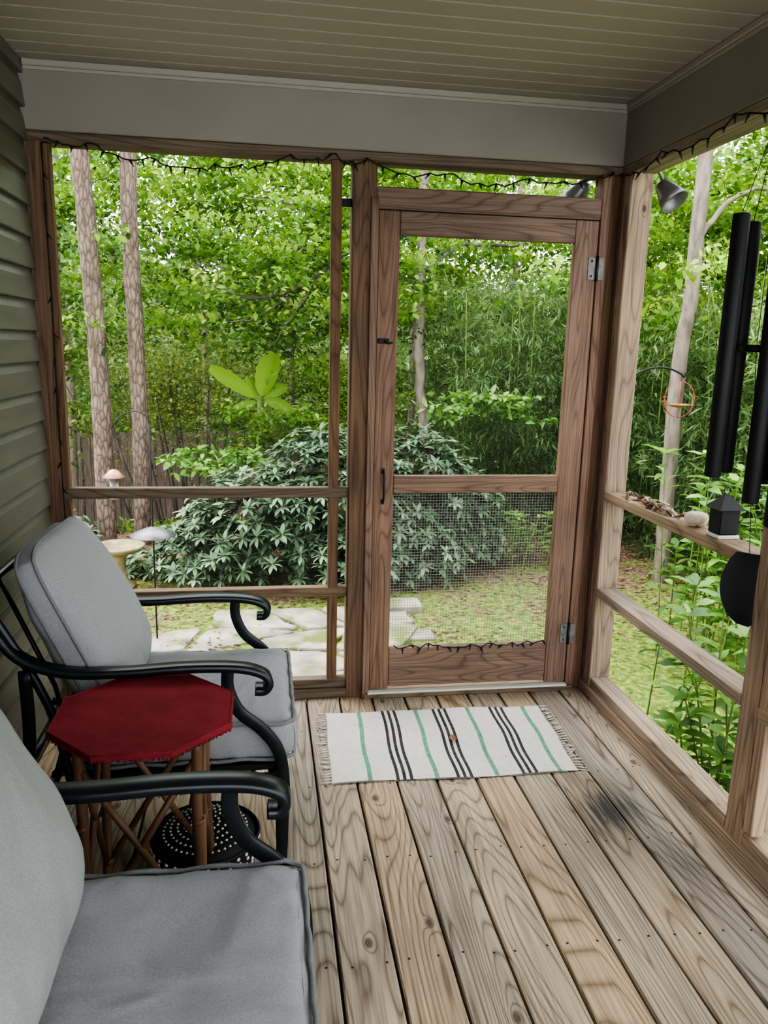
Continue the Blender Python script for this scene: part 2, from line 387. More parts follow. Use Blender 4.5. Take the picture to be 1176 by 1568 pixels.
b.box(1.328,1.342,-.007,-.004,.878,.90,'black',.002); b.box(1.328,1.342,-.007,-.004,1.01,1.032,'black',.002)
b.box(1.30,1.345,-.012,-.004,1.545,1.565,'black',.002); b.tube([(1.325,-.01,1.555),(1.345,-.02,1.545),(1.36,-.012,1.55)],.004,'black',6)
b.obj('door_1')

# ---------------------------------------------------------------- rug
b=MB()
xs=[0,.14,.158,.252,.265,.279,.292,.306,.319,.405,.423,.492,.505,.519,.532,.546,.559,.65,.668,.762,.775,.789,.802,.816,.829,.915,.933,1]
ms=['white','stripeG','white','stripeK','white','stripeK','white','stripeK','white','stripeG','white','stripeK','white','stripeK','white','stripeK','white','stripeG','white','stripeK','white','stripeK','white','stripeK','white','stripeG','white']
c00,c10,c11,c01=Vector((1.07,-.70,0)),Vector((1.99,-.715,0)),Vector((2.02,-.18,0)),Vector((1.09,-.16,0))
def rp(u,v):
    p=(c00*(1-u)+c10*u)*(1-v)+(c01*(1-u)+c11*u)*v
    p.x+=.003*sin(v*9+u*3); p.y+=.005*sin(u*8)*(1 if v<.5 else -1)*abs(v-.5)*2
    p.z=.0065+.002*sin(u*17+v*3)+.0015*sin(v*14); return p
for k in range(len(xs)-1):
    nu=max(1,int((xs[k+1]-xs[k])/.03)); u0,u1=xs[k],xs[k+1]
    b.grid(lambda i,j:rp(u0+(u1-u0)*i,j),nu,24,ms[k])
b.grid(lambda i,j:rp(i,j)-Vector((0,0,.0055)),20,4,'white')
for e in (0,1):
    for j in range(30):
        v=(j+.5)/30; p=rp(e,v); sx=-1 if e==0 else 1; dy=rng.normal(0,.012); ln=.035+rng.random()*.012
        b.tube([p,p+Vector((sx*ln*.5,dy*.4,-.002)),p+Vector((sx*ln,dy,-.003))],[.0022,.0028,.0014],'white',5)
b.obj('striped_rug',recalc=False)
b=MB(); b.grid(lambda u,v:Vector((1.56+.03*u,-.44+.05*(v-.5)*sin(pi*u)**.7,.012+.008*abs(v-.5)+.004*u)),6,4,'litter'); b.obj('fallen_leaf',recalc=False)

# ---------------------------------------------------------------- seating
def cushion_box(b,c,h,r,puff,mat,seed=0,n=24):
    for a in range(3):
        o=[i for i in range(3) if i!=a]
        for sa in (-1,1):
            def fn(i,j):
                q=[0,0,0]
                f=lambda t:(1 if t>0 else -1)*(1-(1-abs(t))**1.7)
                q[a]=sa; q[o[0]]=f(2*i-1); q[o[1]]=f(2*j-1)
                p=Vector([q[k]*h[k] for k in range(3)])
                inn=Vector([max(-(h[k]-r),min(h[k]-r,p[k])) for k in range(3)])
                d=p-inn
                if d.length>1e-9: d=d.normalized()*r
                p2=inn+d
                u,v=q[0],q[1]
                w=(1-u**4)*(1-v**4)
                p2.z+= puff*w*(1 if p.z>0 else -.3)*(abs(q[2]))
                sdamt=(1-q[2]**2)*.012
                if abs(p.x)>h[0]-r: p2.x+=sdamt*(1 if p.x>0 else -1)
                if abs(p.y)>h[1]-r: p2.y+=sdamt*(1 if p.y>0 else -1)
                ns=noise.noise(Vector((p.x*5+seed,p.y*5,p.z*5)))*.009
                edge=max(abs(u),abs(v))
                pk=sin((p.y if abs(u)>abs(v) else p.x)*70+5*noise.noise(Vector((p.x*6,p.y*6,seed))))*.0050*max(0,edge-.55)/.45*(.4+.6*max(0,noise.noise(Vector((p.x*3,p.y*3,seed+4)))+.4))
                p2.z+=ns*(abs(q[2])**3)+ (pk if abs(q[2])>.9 else 0)
                if abs(q[2])<.95:
                    if abs(u)>.98: p2.x+=pk*1.4*(1-q[2]**2)
                    if abs(v)>.98: p2.y+=pk*1.4*(1-q[2]**2)
                return p2+Vector(c)
            b.grid(fn,n,n if h[1]<.4 else n*2,mat)
def piping(b,c,h,r,z,mat,rad=.0055):
    pts=[]
    for k,(sx,sy) in enumerate(((1,1),(-1,1),(-1,-1),(1,-1))):
        for t in range(5):
            an=pi/2*k+pi/2*t/4
            pts.append((c[0]+sx*(h[0]-r)+r*1.06*cos(an),c[1]+sy*(h[1]-r)+r*1.06*sin(an),z))
    out=[]
    for i in range(len(pts)):
        p,q=Vector(pts[i]),Vector(pts[(i+1)%len(pts)]); m=max(1,int((q-p).length/.03))
        for t in range(m):
            v=p+(q-p)*t/m; v.z+=.003*sin(i*2+t*1.3); v.x+=.0015*sin(t*2.1); out.append(v)
    b.tube(out,rad,mat,6,closed=True)
def chair(cx,cy,name,seed,hw_=.305,nb=1,cz=0,cxo=0,cin=.033,cx2=0):
    """hw_: half distance between arms, nb: number of back cushions"""
    emp=empty(name); emp.location=(cx,cy,0)
    b=MB()
    flat=[(-1,-.32),(-.85,-.42),(.85,-.42),(1,-.32),(1,.32),(.8,.45),(-.8,.45),(-1,.32)]
    for s in (-1,1):
        ya=s*hw_; ins=-s*.015
        arm=smooth_path([(.085,ya+ins,.87),(.115,ya+ins,.80),(.185,ya+ins*.5,.70),(.30,ya,.655),(.45,ya,.648),(.62,ya,.655),(.76,ya,.650),(.83,ya,.630),(.848,ya,.603),(.835,ya,.583),(.81,ya,.583)],5)
        b.tube(arm,.026,'blackmetal',prof=flat,up=(0,0,1))
        sup=smooth_path([(.735,ya,.645),(.735,ya,.585),(.765,ya,.515),(.83,ya,.455),(.875,ya,.385),(.89,ya,.28),(.885,ya,.14),(.88,ya,.0)],5)
        b.tube(sup,.017,'blackmetal',prof=flat,up=(0,1,0))
        b.tube(smooth_path([(.20,ya,.66),(.20,ya,.45),(.17,ya,.25),(.10,ya,.0)],5),.016,'blackmetal',prof=flat,up=(0,1,0))
        b.tube(smooth_path([(.30,ya-s*.02,.28),(.25,ya-s*.02,.55),(.12,ya-s*.02,.82),(.088,ya-s*.025,.87)],4),.013,'blackmetal',8)
        b.tube([(.10,ya-s*.01,.29),(.88,ya-s*.01,.30)],.018,'blackmetal',prof=flat,up=(0,0,1))
        b.lathe([(0,0),(.022,0),(.022,.012),(.014,.02)],(.88,ya,0),'black',12)
        b.lathe([(0,0),(.022,0),(.022,.012),(.014,.02)],(.10,ya,0),'black',12)
    e=hw_-.03
    b.tube(smooth_path([(.088,-e,.87),(.10,-e*.7,.88),(.105,0,.885),(.10,e*.7,.88),(.088,e,.87)],5),.013,'blackmetal',8)
    for yy in np.linspace(-e+.12,e-.12,3*nb): b.tube([(.285,yy,.30),(.235,yy,.55),(.105,yy,.88)],.007,'blackmetal',6)
    b.tube([(.86,-hw_+.005,.30),(.86,hw_-.005,.30)],.016,'blackmetal',prof=flat); b.tube([(.14,-hw_,.29),(.14,hw_,.29)],.016,'blackmetal',8)
    for xx in np.linspace(.25,.8,5): b.tube([(xx,-hw_+.015,.305),(xx,hw_-.015,.305)],.008,'blackmetal',6)
    b.box(.30,.86,-hw_+.02,hw_-.02,.316,.335,'black',.004)
    b.obj('frame',parent=emp)
    b=MB(); c=(.625+cx2,0,.405); h=(.290,hw_-cin,.068)
    cushion_box(b,c,h,.035,.014,'fabric',seed)
    b.obj('seat_cushion',weld=1e-5,parent=emp)
    b=MB(); piping(b,c,(h[0]+.004,h[1]+.004),.035,c[2]+h[2]-.014,'piping'); piping(b,c,(h[0]+.004,h[1]+.004),.035,c[2]-h[2]+.012,'piping'); b.obj('seat_piping',parent=emp)
    for kb in range(nb):
        yc=(kb-(nb-1)/2)*(2*(hw_-.03)/nb); hw=(hw_-.03)/nb; sdn=seed+kb*3
        b=MB(); C=Vector((.300+cxo,yc,.725+cz)); T=Vector((-.21,0,.47)).normalized(); Nn=Vector((.47,0,.21)).normalized(); Yv=Vector((0,1,0)); hh,th=.262+cz*.6,.108
        def bp(u,v,sd):
            uu=(1-(1-abs(u))**1.5)*(1 if u>0 else -1); vv=(1-(1-abs(v))**1.5)*(1 if v>0 else -1)
            w=((1-abs(uu)**3.0)*(1-abs(vv)**3.0)); w=max(w,0)**.5
            pin=1-.09*abs(uu)**6*abs(vv); pin2=1-.09*abs(vv)**6*abs(uu)
            p=C+Yv*(uu*hw*pin2)+T*(vv*hh*pin)+Nn*(sd*(.024+w*(th-.024)*(1.05-.22*vv)*(1 if sd>0 else .75)))
            p+=Nn*sd*.018*noise.noise(Vector((u*1.8+sdn,v*1.8,sd)))*w
            wr=sin(v*14+u*4+sdn)*.006*max(0,abs(u)-.45)*w*2; p+=Nn*sd*wr
            p+=T*.014*noise.noise(Vector((u*1.3,sdn,2)))
            return p
        for sd in (-1,1): b.grid(lambda i,j:bp(2*i-1,2*j-1,sd),28,28,'fabric')
        ring=[(t,-1) for t in np.linspace(-1,1,29)]+[(1,t) for t in np.linspace(-1,1,29)[1:]]+[(t,1) for t in np.linspace(1,-1,29)[1:]]+[(-1,t) for t in np.linspace(1,-1,29)[1:-1]]
        A=[bp(u,v,-1) for u,v in ring]; D=[bp(u,v,1) for u,v in ring]; n=len(ring)
        b.add(A+D,[[i,(i+1)%n,n+(i+1)%n,n+i] for i in range(n)],'fabric',True)
        b.tube([p+Nn*.002 for p in D],.0050,'piping',6,closed=True); b.tube(A,.0050,'piping',6,closed=True)
        b.obj('back_cushion_%d'%(kb+1),weld=1e-5,parent=emp)
    return emp
chair(0,-.83,'patio_armchair',1.0)
chair(.03,-2.33,'patio_loveseat',5.3,hw_=.605,nb=2,cz=.035,cxo=.0,cin=.012,cx2=-.037)

# ---------------------------------------------------------------- side table
b=MB(); tc=Vector((.54,-1.335,0)); zt=.63
def octp(r,z,j=0): return [(tc.x+r*cos(pi/8+k*pi/4),tc.y+r*sin(pi/8+k*pi/4),z) for k in range(8)]
rings=[octp(.01,zt+.001),octp(.18,zt+.001),octp(.228,zt-.001),octp(.232,zt-.004),octp(.232,zt-.014),octp(.229,zt-.016),octp(.01,zt-.016)]
vs=[p for r in rings for p in r]; fs=[[k*8+j,k*8+(j+1)%8,(k+1)*8+(j+1)%8,(k+1)*8+j] for k in range(6) for j in range(8)]+[list(range(8)),list(range(48,56))]
b.add(vs,fs,'red',False)
b.tube([Vector(p) for p in octp(.230,zt-.002)],.0028,'red',6,closed=True)
for k in range(8):
    p,q=Vector(octp(.231,zt-.013)[k]),Vector(octp(.231,zt-.013)[(k+1)%8])
    for t in range(30):
        s=p+(q-p)*(t+.5)/30; b.tube([s,s+Vector((rng.normal(0,.001),rng.normal(0,.001),-.005-.004*rng.random()))],.0024,'red',4)
legs=[(-.13,-.13),(.13,-.13),(.13,.13),(-.13,.13)]
for k,(lx,ly) in enumerate(legs):
    p=[(tc.x+lx*1.05,tc.y+ly*1.05,zt-.016),(tc.x+lx*1.02,tc.y+ly*1.02,.35),(tc.x+lx*1.12,tc.y+ly*1.12,0)]
    b.tube(smooth_path(p,6),.013,'bamboo',10)
    for zz in (.12,.26,.40,.52): b.lathe([(.0135,-.006),(.0165,0),(.0135,.006)],(tc.x+lx*1.04,tc.y+ly*1.04,zz),'bamboo',10)
    l2=legs[(k+1)%4]
    b.tube([(tc.x+lx*1.05,tc.y+ly*1.05,.56),(tc.x+l2[0]*1.08,tc.y+l2[1]*1.08,.10)],.009,'bamboo',8)
    b.tube([(tc.x+l2[0]*1.0,tc.y+l2[1]*1.0,.56),(tc.x+lx*1.08,tc.y+ly*1.08,.10)],.009,'bamboo',8)
b.obj('octagonal_side_table')

# basket
b=MB(); bc=Vector((.66,-1.10,0))
b.lathe([(0,.004),(.12,.004),(.135,.02),(.148,.06),(.156,.11),(.160,.118),(.154,.122),(.148,.11),(.138,.06),(.125,.03),(.0,.02)],bc,'black',32)
for rr,zz,nn in ((.1365,.022,26),(.143,.043,28),(.149,.064,30),(.153,.085,30),(.156,.104,32)):
    for k in range(nn):
        a=2*pi*(k+.5*(nn%4==0))/nn; b.lathe([(0,.004),(.0045,.003),(.006,0)],(bc.x+rr*cos(a),bc.y+rr*sin(a),zz),'white',6,axis=(cos(a),sin(a),-.1))
b.lathe([(0,.150),(.05,.148),(.10,.138),(.14,.120),(.148,.11)],bc,'black',32)
for rr,zz,nn in ((.02,.150,7),(.04,.149,15),(.06,.1465,22),(.08,.143,29),(.10,.1385,36),(.12,.130,42)):
    for k in range(nn):
        a=2*pi*k/nn; b.lathe([(0,.004),(.003,.003),(.0045,0)],(bc.x+rr*cos(a),bc.y+rr*sin(a),zz),'white',6)
b.obj('woven_basket',recalc=False)

# ---------------------------------------------------------------- wind chimes
b=MB(); wc=Vector((2.235,-1.115,0))
b.tube([(wc.x,wc.y,2.30),(wc.x,wc.y,2.22)],.0015,'black',5)
b.tube([(wc.x+.010*cos(t),wc.y,2.215+.010*sin(t)) for t in np.linspace(0,2*pi,10)],.002,'steel',5)
tubes=[(-.095,-.005,1.915,1.185),(-.020,.055,1.905,1.19),(-.012,-.075,1.93,1.12),(.085,.02,1.90,1.16),(.06,-.085,1.90,1.05)]
for (ox,oy,zt_,zb_) in tubes:
    p=(wc.x+ox,wc.y+oy)
    b.tube([(wc.x+ox*.1,wc.y+oy*.1,2.205),(p[0],p[1],zt_)],.0012,'black',4)
    b.tube([(p[0],p[1],zt_),(p[0],p[1],zt_-.004),(p[0],p[1],zb_+.004),(p[0],p[1],zb_)],[.0215,.0235,.0235,.0215],'black',16)
b.lathe([(0,1.565),(.045,1.565),(.048,1.555),(.045,1.545),(0,1.545)],wc,'black',20)
b.tube([(wc.x,wc.y,2.205),(wc.x,wc.y,1.55),(wc.x+.04,wc.y-.03,.94)],.0012,'black',4)
def sail(u,v):
    z=.955-.225*v; w=.072*sin(pi*min(1,v*.90+.09))**.55
    return Vector((wc.x+.042+(u-.5)*2*w*.85,wc.y-.035-(u-.5)*2*w*.5+.01*cos(u*pi),z))
b.grid(sail,10,14,'black'); b.grid(lambda u,v:sail(u,v)+Vector((.003,.004,0)),10,14,'black')
b.obj('wind_chimes',recalc=False)

b=MB(); lc=(W+.045,-.90); z0=.946
b.box(lc[0]-.038,lc[0]+.038,lc[1]-.038,lc[1]+.038,z0,z0+.012,'white2',.002)
b.box(lc[0]-.034,lc[0]+.034,lc[1]-.034,lc[1]+.034,z0+.0125,z0+.095,'black',.003)
vs=[(lc[0]-.046,lc[1]-.046,z0+.096),(lc[0]+.046,lc[1]-.046,z0+.096),(lc[0]+.046,lc[1]+.046,z0+.096),(lc[0]-.046,lc[1]+.046,z0+.096),(lc[0]-.006,lc[1],z0+.145),(lc[0]+.006,lc[1],z0+.145)]
b.add(vs,[[0,1,2,3],[0,1,5,4],[2,3,4,5],[1,2,5],[3,0,4]],'black')
b.tube([(lc[0]+.012*cos(t),lc[1],z0+.155+.012*sin(t)) for t in np.linspace(0,2*pi,10)],.0016,'black',5)
b.obj('small_lantern')
b=MB()
sc=Vector((W+.03,-.765,.946))
pts=[];rad=[]
for i in range(40):
    t=i/39; a=t*4.4*pi; r=.028*(1-t)**.9; pts.append(sc+Vector((r*cos(a)*.8,r*sin(a),.026+.024*t))); rad.append(.025*(1-t)**.9+.002)
b.tube(pts,rad,'shell',12); b.obj('snail_shell')
b=MB()
for k in range(34):
    a=rng.random()*2*pi; c=Vector((W+.04+rng.normal(0,.016),-.42+rng.normal(0,.09),.953)); d=Vector((cos(a)*.022,sin(a)*.06,.016*rng.random()))
    b.tube([c-d*.9,c+Vector((0,0,.016)),c+d],[.003,.006,.003],'bamboo' if k%3 else 'shell',6)
b.obj('seed_pod_garland')

def spot(p,d,name,arm):
    b=MB(); d=Vector(d).normalized()
    b.lathe([(0,-.055),(.018,-.055),(.028,-.045),(.036,-.02),(.050,.02),(.060,.055),(.055,.056),(.042,.02),(.02,-.01),(0,-.012)],p,'lampgrey',24,axis=d)
    b.lathe([(0,.012),(.02,.008),(.036,0)],Vector(p)+d*.018,'steel',20,axis=d)
    b.tube([Vector(p)-d*.04,Vector(p)-d*.05+Vector((0,0,.03)),arm],.008,'lampgrey',8); b.lathe([(0,0),(.03,0),(.03,.012),(0,.012)],Vector(arm)-Vector((0,0,.012)),'lampgrey',16)
    b.obj(name,recalc=False)
spot((2.475,-.04,2.175),(.35,-.55,-.75),'outdoor_spotlight',(2.405,-.05,B))
spot((2.19,.20,2.20),(-.3,.5,-.6),'outdoor_spotlight.001',(2.19,.13,B))

b=MB()
def strand(P,drop,step):
    out=[]
    for i in range(len(P)-1):
        p,q=Vector(P[i]),Vector(P[i+1]); n=10
        for t in range(n):
            s=t/n; v=p+(q-p)*s; v.z-=drop*4*s*(1-s); v+=Vector((0,rng.normal(0,.003),rng.normal(0,.006))); out.append(v)
    out.append(Vector(P[-1])); b.tube(out,.0028,'black',5)
    acc=0
    for i in range(1,len(out)):
        acc+=(out[i]-out[i-1]).length
        if acc>step:
            acc=0; v=out[i]; a=Vector((rng.normal(0,.5),rng.normal(0,.3),-1)).normalized()
            b.tube([v,v+a*.012,v+a*.013,v+a*.028],[.0045,.0045,.003,.0015],'black',5)
strand([(.06,-.012,2.25),(.22,-.012,2.235),(.45,-.015,2.19),(.72,-.015,2.185),(.95,-.015,2.235),(1.12,-.015,2.25)],.022,.045)
strand([(1.12,-.015,2.25),(1.24,-.02,2.24),(1.55,-.015,2.20),(1.9,-.015,2.20),(2.25,-.015,2.245)],.03,.045)
strand([(2.27,-.02,2.245),(2.275,-.35,2.25),(2.275,-.8,2.255),(2.275,-1.2,2.26),(2.275,-1.9,2.26)],.035,.045)
strand([(.05,-.008,2.23),(.055,-.012,1.7),(.05,-.012,1.2),(.055,-.012,.7)],.0,.09)
strand([(1.40,-.008,.235),(1.6,-.012,.235),(1.85,-.012,.235),(2.09,-.008,.24)],.006,.04)
b.obj('string_lights')

# ---------------------------------------------------------------- exterior
b=MB()
b.grid(lambda u,v:Vector((-14+34*u,-6+30*v,terr(-14+34*u,-6+30*v))),90,90,'ground'); b.obj('ground',recalc=False)
b=MB()
gs=.52; gx=np.arange(-1.8,1.5,gs); gy=np.arange(.15,2.7,gs*.9)
V={}
for i in range(len(gx)+1):
    for j in range(len(gy)+1): V[(i,j)]=Vector((gx[0]+gs*i+(gs/2 if j%2 else 0)+rng.uniform(-.15,.15),gy[0]+gs*.9*j+rng.uniform(-.13,.13),0))
for i in range(len(gx)):
    for j in range(len(gy)):
        if rng.random()<.08: continue
        q=[V[(i,j)],V[(i+1,j)],V[(i+1,j+1)],V[(i,j+1)]]; c=sum(q,Vector())/4
        pts=[]
        for k in range(4):
            a_,b_=q[k],q[(k+1)%4]; pts.append(a_.lerp(b_,.12)+Vector((rng.normal(0,.012),rng.normal(0,.012),0))); pts.append(a_.lerp(b_,.38)+Vector((rng.normal(0,.02),rng.normal(0,.02),0))); pts.append(a_.lerp(b_,.64)+Vector((rng.normal(0,.02),rng.normal(0,.02),0))); pts.append(a_.lerp(b_,.88))
        pts=[c+(p-c)*.90 for p in pts]; h=GZ+.02+rng.uniform(0,.012); n=len(pts)
        vs=[(p.x,p.y,h) for p in pts]+[(c.x+(p.x-c.x)*1.02,c.y+(p.y-c.y)*1.02,h-.012) for p in pts]+[(c.x+(p.x-c.x)*1.02,c.y+(p.y-c.y)*1.02,GZ-.06) for p in pts]
        b.add(vs,[list(range(n))]+[[k,(k+1)%n,n+(k+1)%n,n+k] for k in range(n)]+[[n+k,n+(k+1)%n,2*n+(k+1)%n,2*n+k] for k in range(n)],'stone')
b.obj('flagstone_patio')
b=MB(); b.box(1.80,2.12,2.72,2.92,GZ-.02,GZ+.08,'stone',.02); b.box(1.80,2.10,2.15,2.35,GZ-.02,GZ+.015,'stone',.02); b.obj('stone_step')

b=MB()
for i in range(75):
    x=-6+i*.145; yb=10+.02*(i%2)
    h=.05+rng.uniform(-.03,.03); vs=[(x,yb,-1.8),(x+.13,yb,-1.8),(x+.13,yb,h-.03),(x+.10,yb,h),(x+.03,yb,h),(x,yb,h-.03)]
    vs+=[(v[0],v[1]+.02,v[2]) for v in vs]; b.add(vs,[[0,1,2,3,4,5],[6,7,8,9,10,11]]+[[k,(k+1)%6,6+(k+1)%6,6+k] for k in range(6)],'fence')
for z in (-.25,-1.3): b.box(-6,5,10.05,10.09,z-.04,z+.04,'fence')
b.obj('wooden_fence')

b=MB(); c=(-.41,3.62,GZ)
b.lathe([(0,0),(.13,0),(.13,.03),(.09,.05),(.055,.10),(.05,.2),(.055,.27),(.09,.31),(.18,.335),(.215,.37),(.22,.385),(.20,.385),(.17,.36),(0,.345)],c,'bath',32); b.obj('bird_bath',recalc=False)
b=MB(); px_,py_=.07,2.28
b.tube([(px_,py_,GZ),(px_,py_,.5),(px_-.0,py_,.98)],.006,'black',8)
b.tube(smooth_path([(px_,py_,.95),(px_-.01,py_,1.02),(px_-.09,py_+.02,1.06),(px_-.18,py_+.05,1.03),(px_-.24,py_+.06,.97),(px_-.26,py_+.07,.93)],5),.004,'black',8)
b.lathe([(.008,.06),(.06,.045),(.16,.0),(.158,-.004),(.05,.035),(.008,.045)],(px_,py_,.20),'lampgrey',32)
b.lathe([(.006,.055),(.03,.045),(.075,.0),(.073,-.004),(.006,.04)],(px_-.26,py_+.07,.60),'copper',24)
b.tube([(px_-.26,py_+.07,.93),(px_-.26,py_+.07,.65)],.0015,'black',4)
b.lathe([(0,0),(.03,0),(.03,-.14),(.05,-.145),(.05,-.15),(0,-.15)],(px_-.26,py_+.07,.60),'steel',16)
b.obj('bird_feeder_pole',recalc=False)
b=MB(); hx,hy=2.93,1.08
b.tube([(hx-.06,hy,GZ),(hx-.06,hy,1.30)],.006,'black',8)
b.tube(smooth_path([(hx-.06,hy,1.28),(hx-.02,hy,1.37),(hx+.10,hy,1.44),(hx+.22,hy,1.45),(hx+.31,hy,1.42),(hx+.335,hy,1.40),(hx+.345,hy,1.43)],5),.006,'black',8)
oc=Vector((hx+.32,hy,1.27))
for a in (0,pi/3,2*pi/3): b.tube([oc+Vector((.095*cos(t)*cos(a),.095*cos(t)*sin(a),.105*sin(t))) for t in np.linspace(0,2*pi,28,endpoint=False)],.0020,'redwire',5,closed=True)
b.tube([oc+Vector((.07*cos(t),.07*sin(t),-.03)) for t in np.linspace(0,2*pi,24,endpoint=False)],.003,'redwire',5,closed=True)
b.lathe([(0,-.01),(.05,0),(.055,.012)],oc-Vector((0,0,.04)),'culm',16)
b.tube([oc+Vector((0,0,.105)),oc+Vector((0,0,.14))],.002,'black',4)
b.obj('hanging_wire_ornament',recalc=False)

# ---------------------------------------------------------------- foliage
def dirs(n,zb=0,zs=1):
    d=rng.normal(size=(n,3)); d[:,2]=d[:,2]*zs+zb; return d/np.linalg.norm(d,axis=1,keepdims=True)
def leafmesh(name,P,D,Up,Ln,Wd,mat,rnd=None,droop=.12,parent=None):
    n=len(P); S=np.cross(D,Up); S/=np.linalg.norm(S,axis=1,keepdims=True)+1e-9; Nn=np.cross(S,D)
    Ln=np.broadcast_to(np.asarray(Ln,float).reshape(-1,1),(n,1)); Wd=np.broadcast_to(np.asarray(Wd,float).reshape(-1,1),(n,1))
    V=np.empty((n,6,3)); mid=P+D*Ln*.38; mid2=P+D*Ln*.72-Nn*Ln*droop*.35
    V[:,0]=P; V[:,1]=mid+S*Wd*.5+Nn*Wd*.12; V[:,2]=mid2+S*Wd*.38+Nn*Wd*.08; V[:,3]=P+D*Ln-Nn*Ln*droop; V[:,4]=mid2-S*Wd*.38+Nn*Wd*.08; V[:,5]=mid-S*Wd*.5+Nn*Wd*.12
    me=bpy.data.meshes.new(name); me.vertices.add(n*6); me.vertices.foreach_set('co',V.reshape(-1))
    idx=(np.arange(n)[:,None,None]*6+np.array([[0,1,2,5],[2,3,4,5]])[None]).reshape(-1)
    me.loops.add(n*8); me.loops.foreach_set('vertex_index',idx.astype(np.int32)); me.polygons.add(n*2)
    me.polygons.foreach_set('loop_start',np.arange(0,n*8,4,dtype=np.int32)); 
    me.update(calc_edges=True)
    a=me.attributes.new('rnd','FLOAT','FACE')
    if rnd is None: rnd=rng.random(n)
    a.data.foreach_set('value',np.repeat(np.clip(rnd,0,1),2).astype(np.float32))
    me.materials.append(M[mat]); o=bpy.data.objects.new(name,me); col.objects.link(o); o.parent=parent; return o
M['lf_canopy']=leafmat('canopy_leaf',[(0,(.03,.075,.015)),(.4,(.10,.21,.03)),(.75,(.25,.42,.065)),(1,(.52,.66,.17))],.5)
M['lf_far']=leafmat('far_leaf',[(0,(.04,.09,.03)),(.45,(.15,.26,.085)),(.8,(.35,.48,.18)),(1,(.66,.76,.43))],.5)
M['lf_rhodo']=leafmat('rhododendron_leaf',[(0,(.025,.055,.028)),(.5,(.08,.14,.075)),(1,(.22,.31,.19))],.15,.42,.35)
M['lf_bamboo']=leafmat('bamboo_leaf',[(0,(.03,.075,.027)),(.5,(.12,.215,.078)),(1,(.34,.47,.21))],.4)
M['lf_yellow']=leafmat('azalea_leaf',[(0,(.07,.10,.03)),(.5,(.20,.27,.06)),(1,(.45,.51,.15))],.45)
M['lf_grass']=leafmat('grass_blade',[(0,(.07,.10,.02)),(.5,(.15,.20,.03)),(1,(.30,.31,.09))],.3)
M['lf_laurel']=leafmat('laurel_leaf',[(0,(.05,.13,.03)),(.5,(.14,.29,.055)),(1,(.33,.52,.14))],.35,.35,.5)
M['lf_banana']=leafmat('banana_leaf',[(0,(.16,.33,.04)),(1,(.38,.60,.09))],.5,.4)

def clumps(name,C,R,per,ln,wd,mat,flat=.45,zb=-.25,bias=0.0,droop=.15,parent=None):
    k=len(C); idx=np.repeat(np.arange(k),per); n=len(idx)
    off=rng.normal(size=(n,3))*.5; off[:,2]*=flat
    P=C[idx]+off*R[idx][:,None]
    D=dirs(n,zb,.5); up=np.tile([0,0,1.],(n,1))+rng.normal(size=(n,3))*.45
    cl=rng.random(k)
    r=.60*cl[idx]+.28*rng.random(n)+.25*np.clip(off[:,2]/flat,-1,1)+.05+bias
    l=ln*rng.uniform(.7,1.25,n)
    return leafmesh(name,P,D,up,l,l*wd,mat,r,droop,parent)
def U(a,b,n): return rng.uniform(a,b,n)
wood_e=empty('woodland')
k=1850; x=U(-8,17,k); y=11+U(0,4,k); z=-2+8.5*rng.random(k)**1.2
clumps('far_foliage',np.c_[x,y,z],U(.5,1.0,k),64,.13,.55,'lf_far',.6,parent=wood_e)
k=950; x=U(9,14,k); y=U(-8,12,k); z=U(-1.5,7,k)
clumps('side_foliage',np.c_[x,y,z],U(.5,1.0,k),52,.15,.55,'lf_far',.7,parent=wood_e)
def lineshader():
    m,nt,b=newmat('distant_foliage'); b.inputs['Roughness'].default_value=1; b.inputs['Specular IOR Level'].default_value=0
    tc=N(nt,'ShaderNodeTexCoord'); v=N(nt,'ShaderNodeTexNoise'); v.inputs['Scale'].default_value=3; v.inputs['Detail'].default_value=9; L(nt,tc.outputs['Object'],v.inputs[0])
    L(nt,ramp(nt,v.outputs[0],[(.35,(.04,.08,.025)),(.5,(.12,.21,.065)),(.62,(.32,.43,.20)),(.72,(.6,.68,.45))]),b.inputs['Base Color']); return m
M['line']=lineshader()
b=MB()
def tl(u,v):
    a=radians(165-215*u); r=19; x=3+r*cos(a); y=1+r*sin(a)
    top=3.7+2.0*noise.noise(Vector((x*.35,y*.35,0)))+1.2*noise.noise(Vector((x*1.3,y*1.3,3)))
    d=1.0*noise.noise(Vector((x*.6,y*.6,v*6)))
    return Vector((x-cos(a)*d,y-sin(a)*d,-2.5+v*(top+2.5)))
b.grid(tl,160,24,'line'); b.obj('tree_line',recalc=False,parent=wood_e)
b=MB()
def br(P,r0,r1,mat='bark2'):
    s=smooth_path(P,6); n=len(s); b.tube([p+Vector((rng.normal(0,.01),0,rng.normal(0,.01))) for p in s],list(np.linspace(r0,r1,n)),mat,7)
for i,(tx,ty,r) in enumerate(((1.2,9.3,.05),(5.2,10.5,.09),(-2.2,9.5,.10),(3.4,10.7,.07),(-.2,10.6,.06))):
    br([(tx,ty,-1.8),(tx+.1,ty,1),(tx,ty,3),(tx+.2,ty,6)],r,r*.8,'bark3')
b.obj('background_trunks',parent=wood_e)

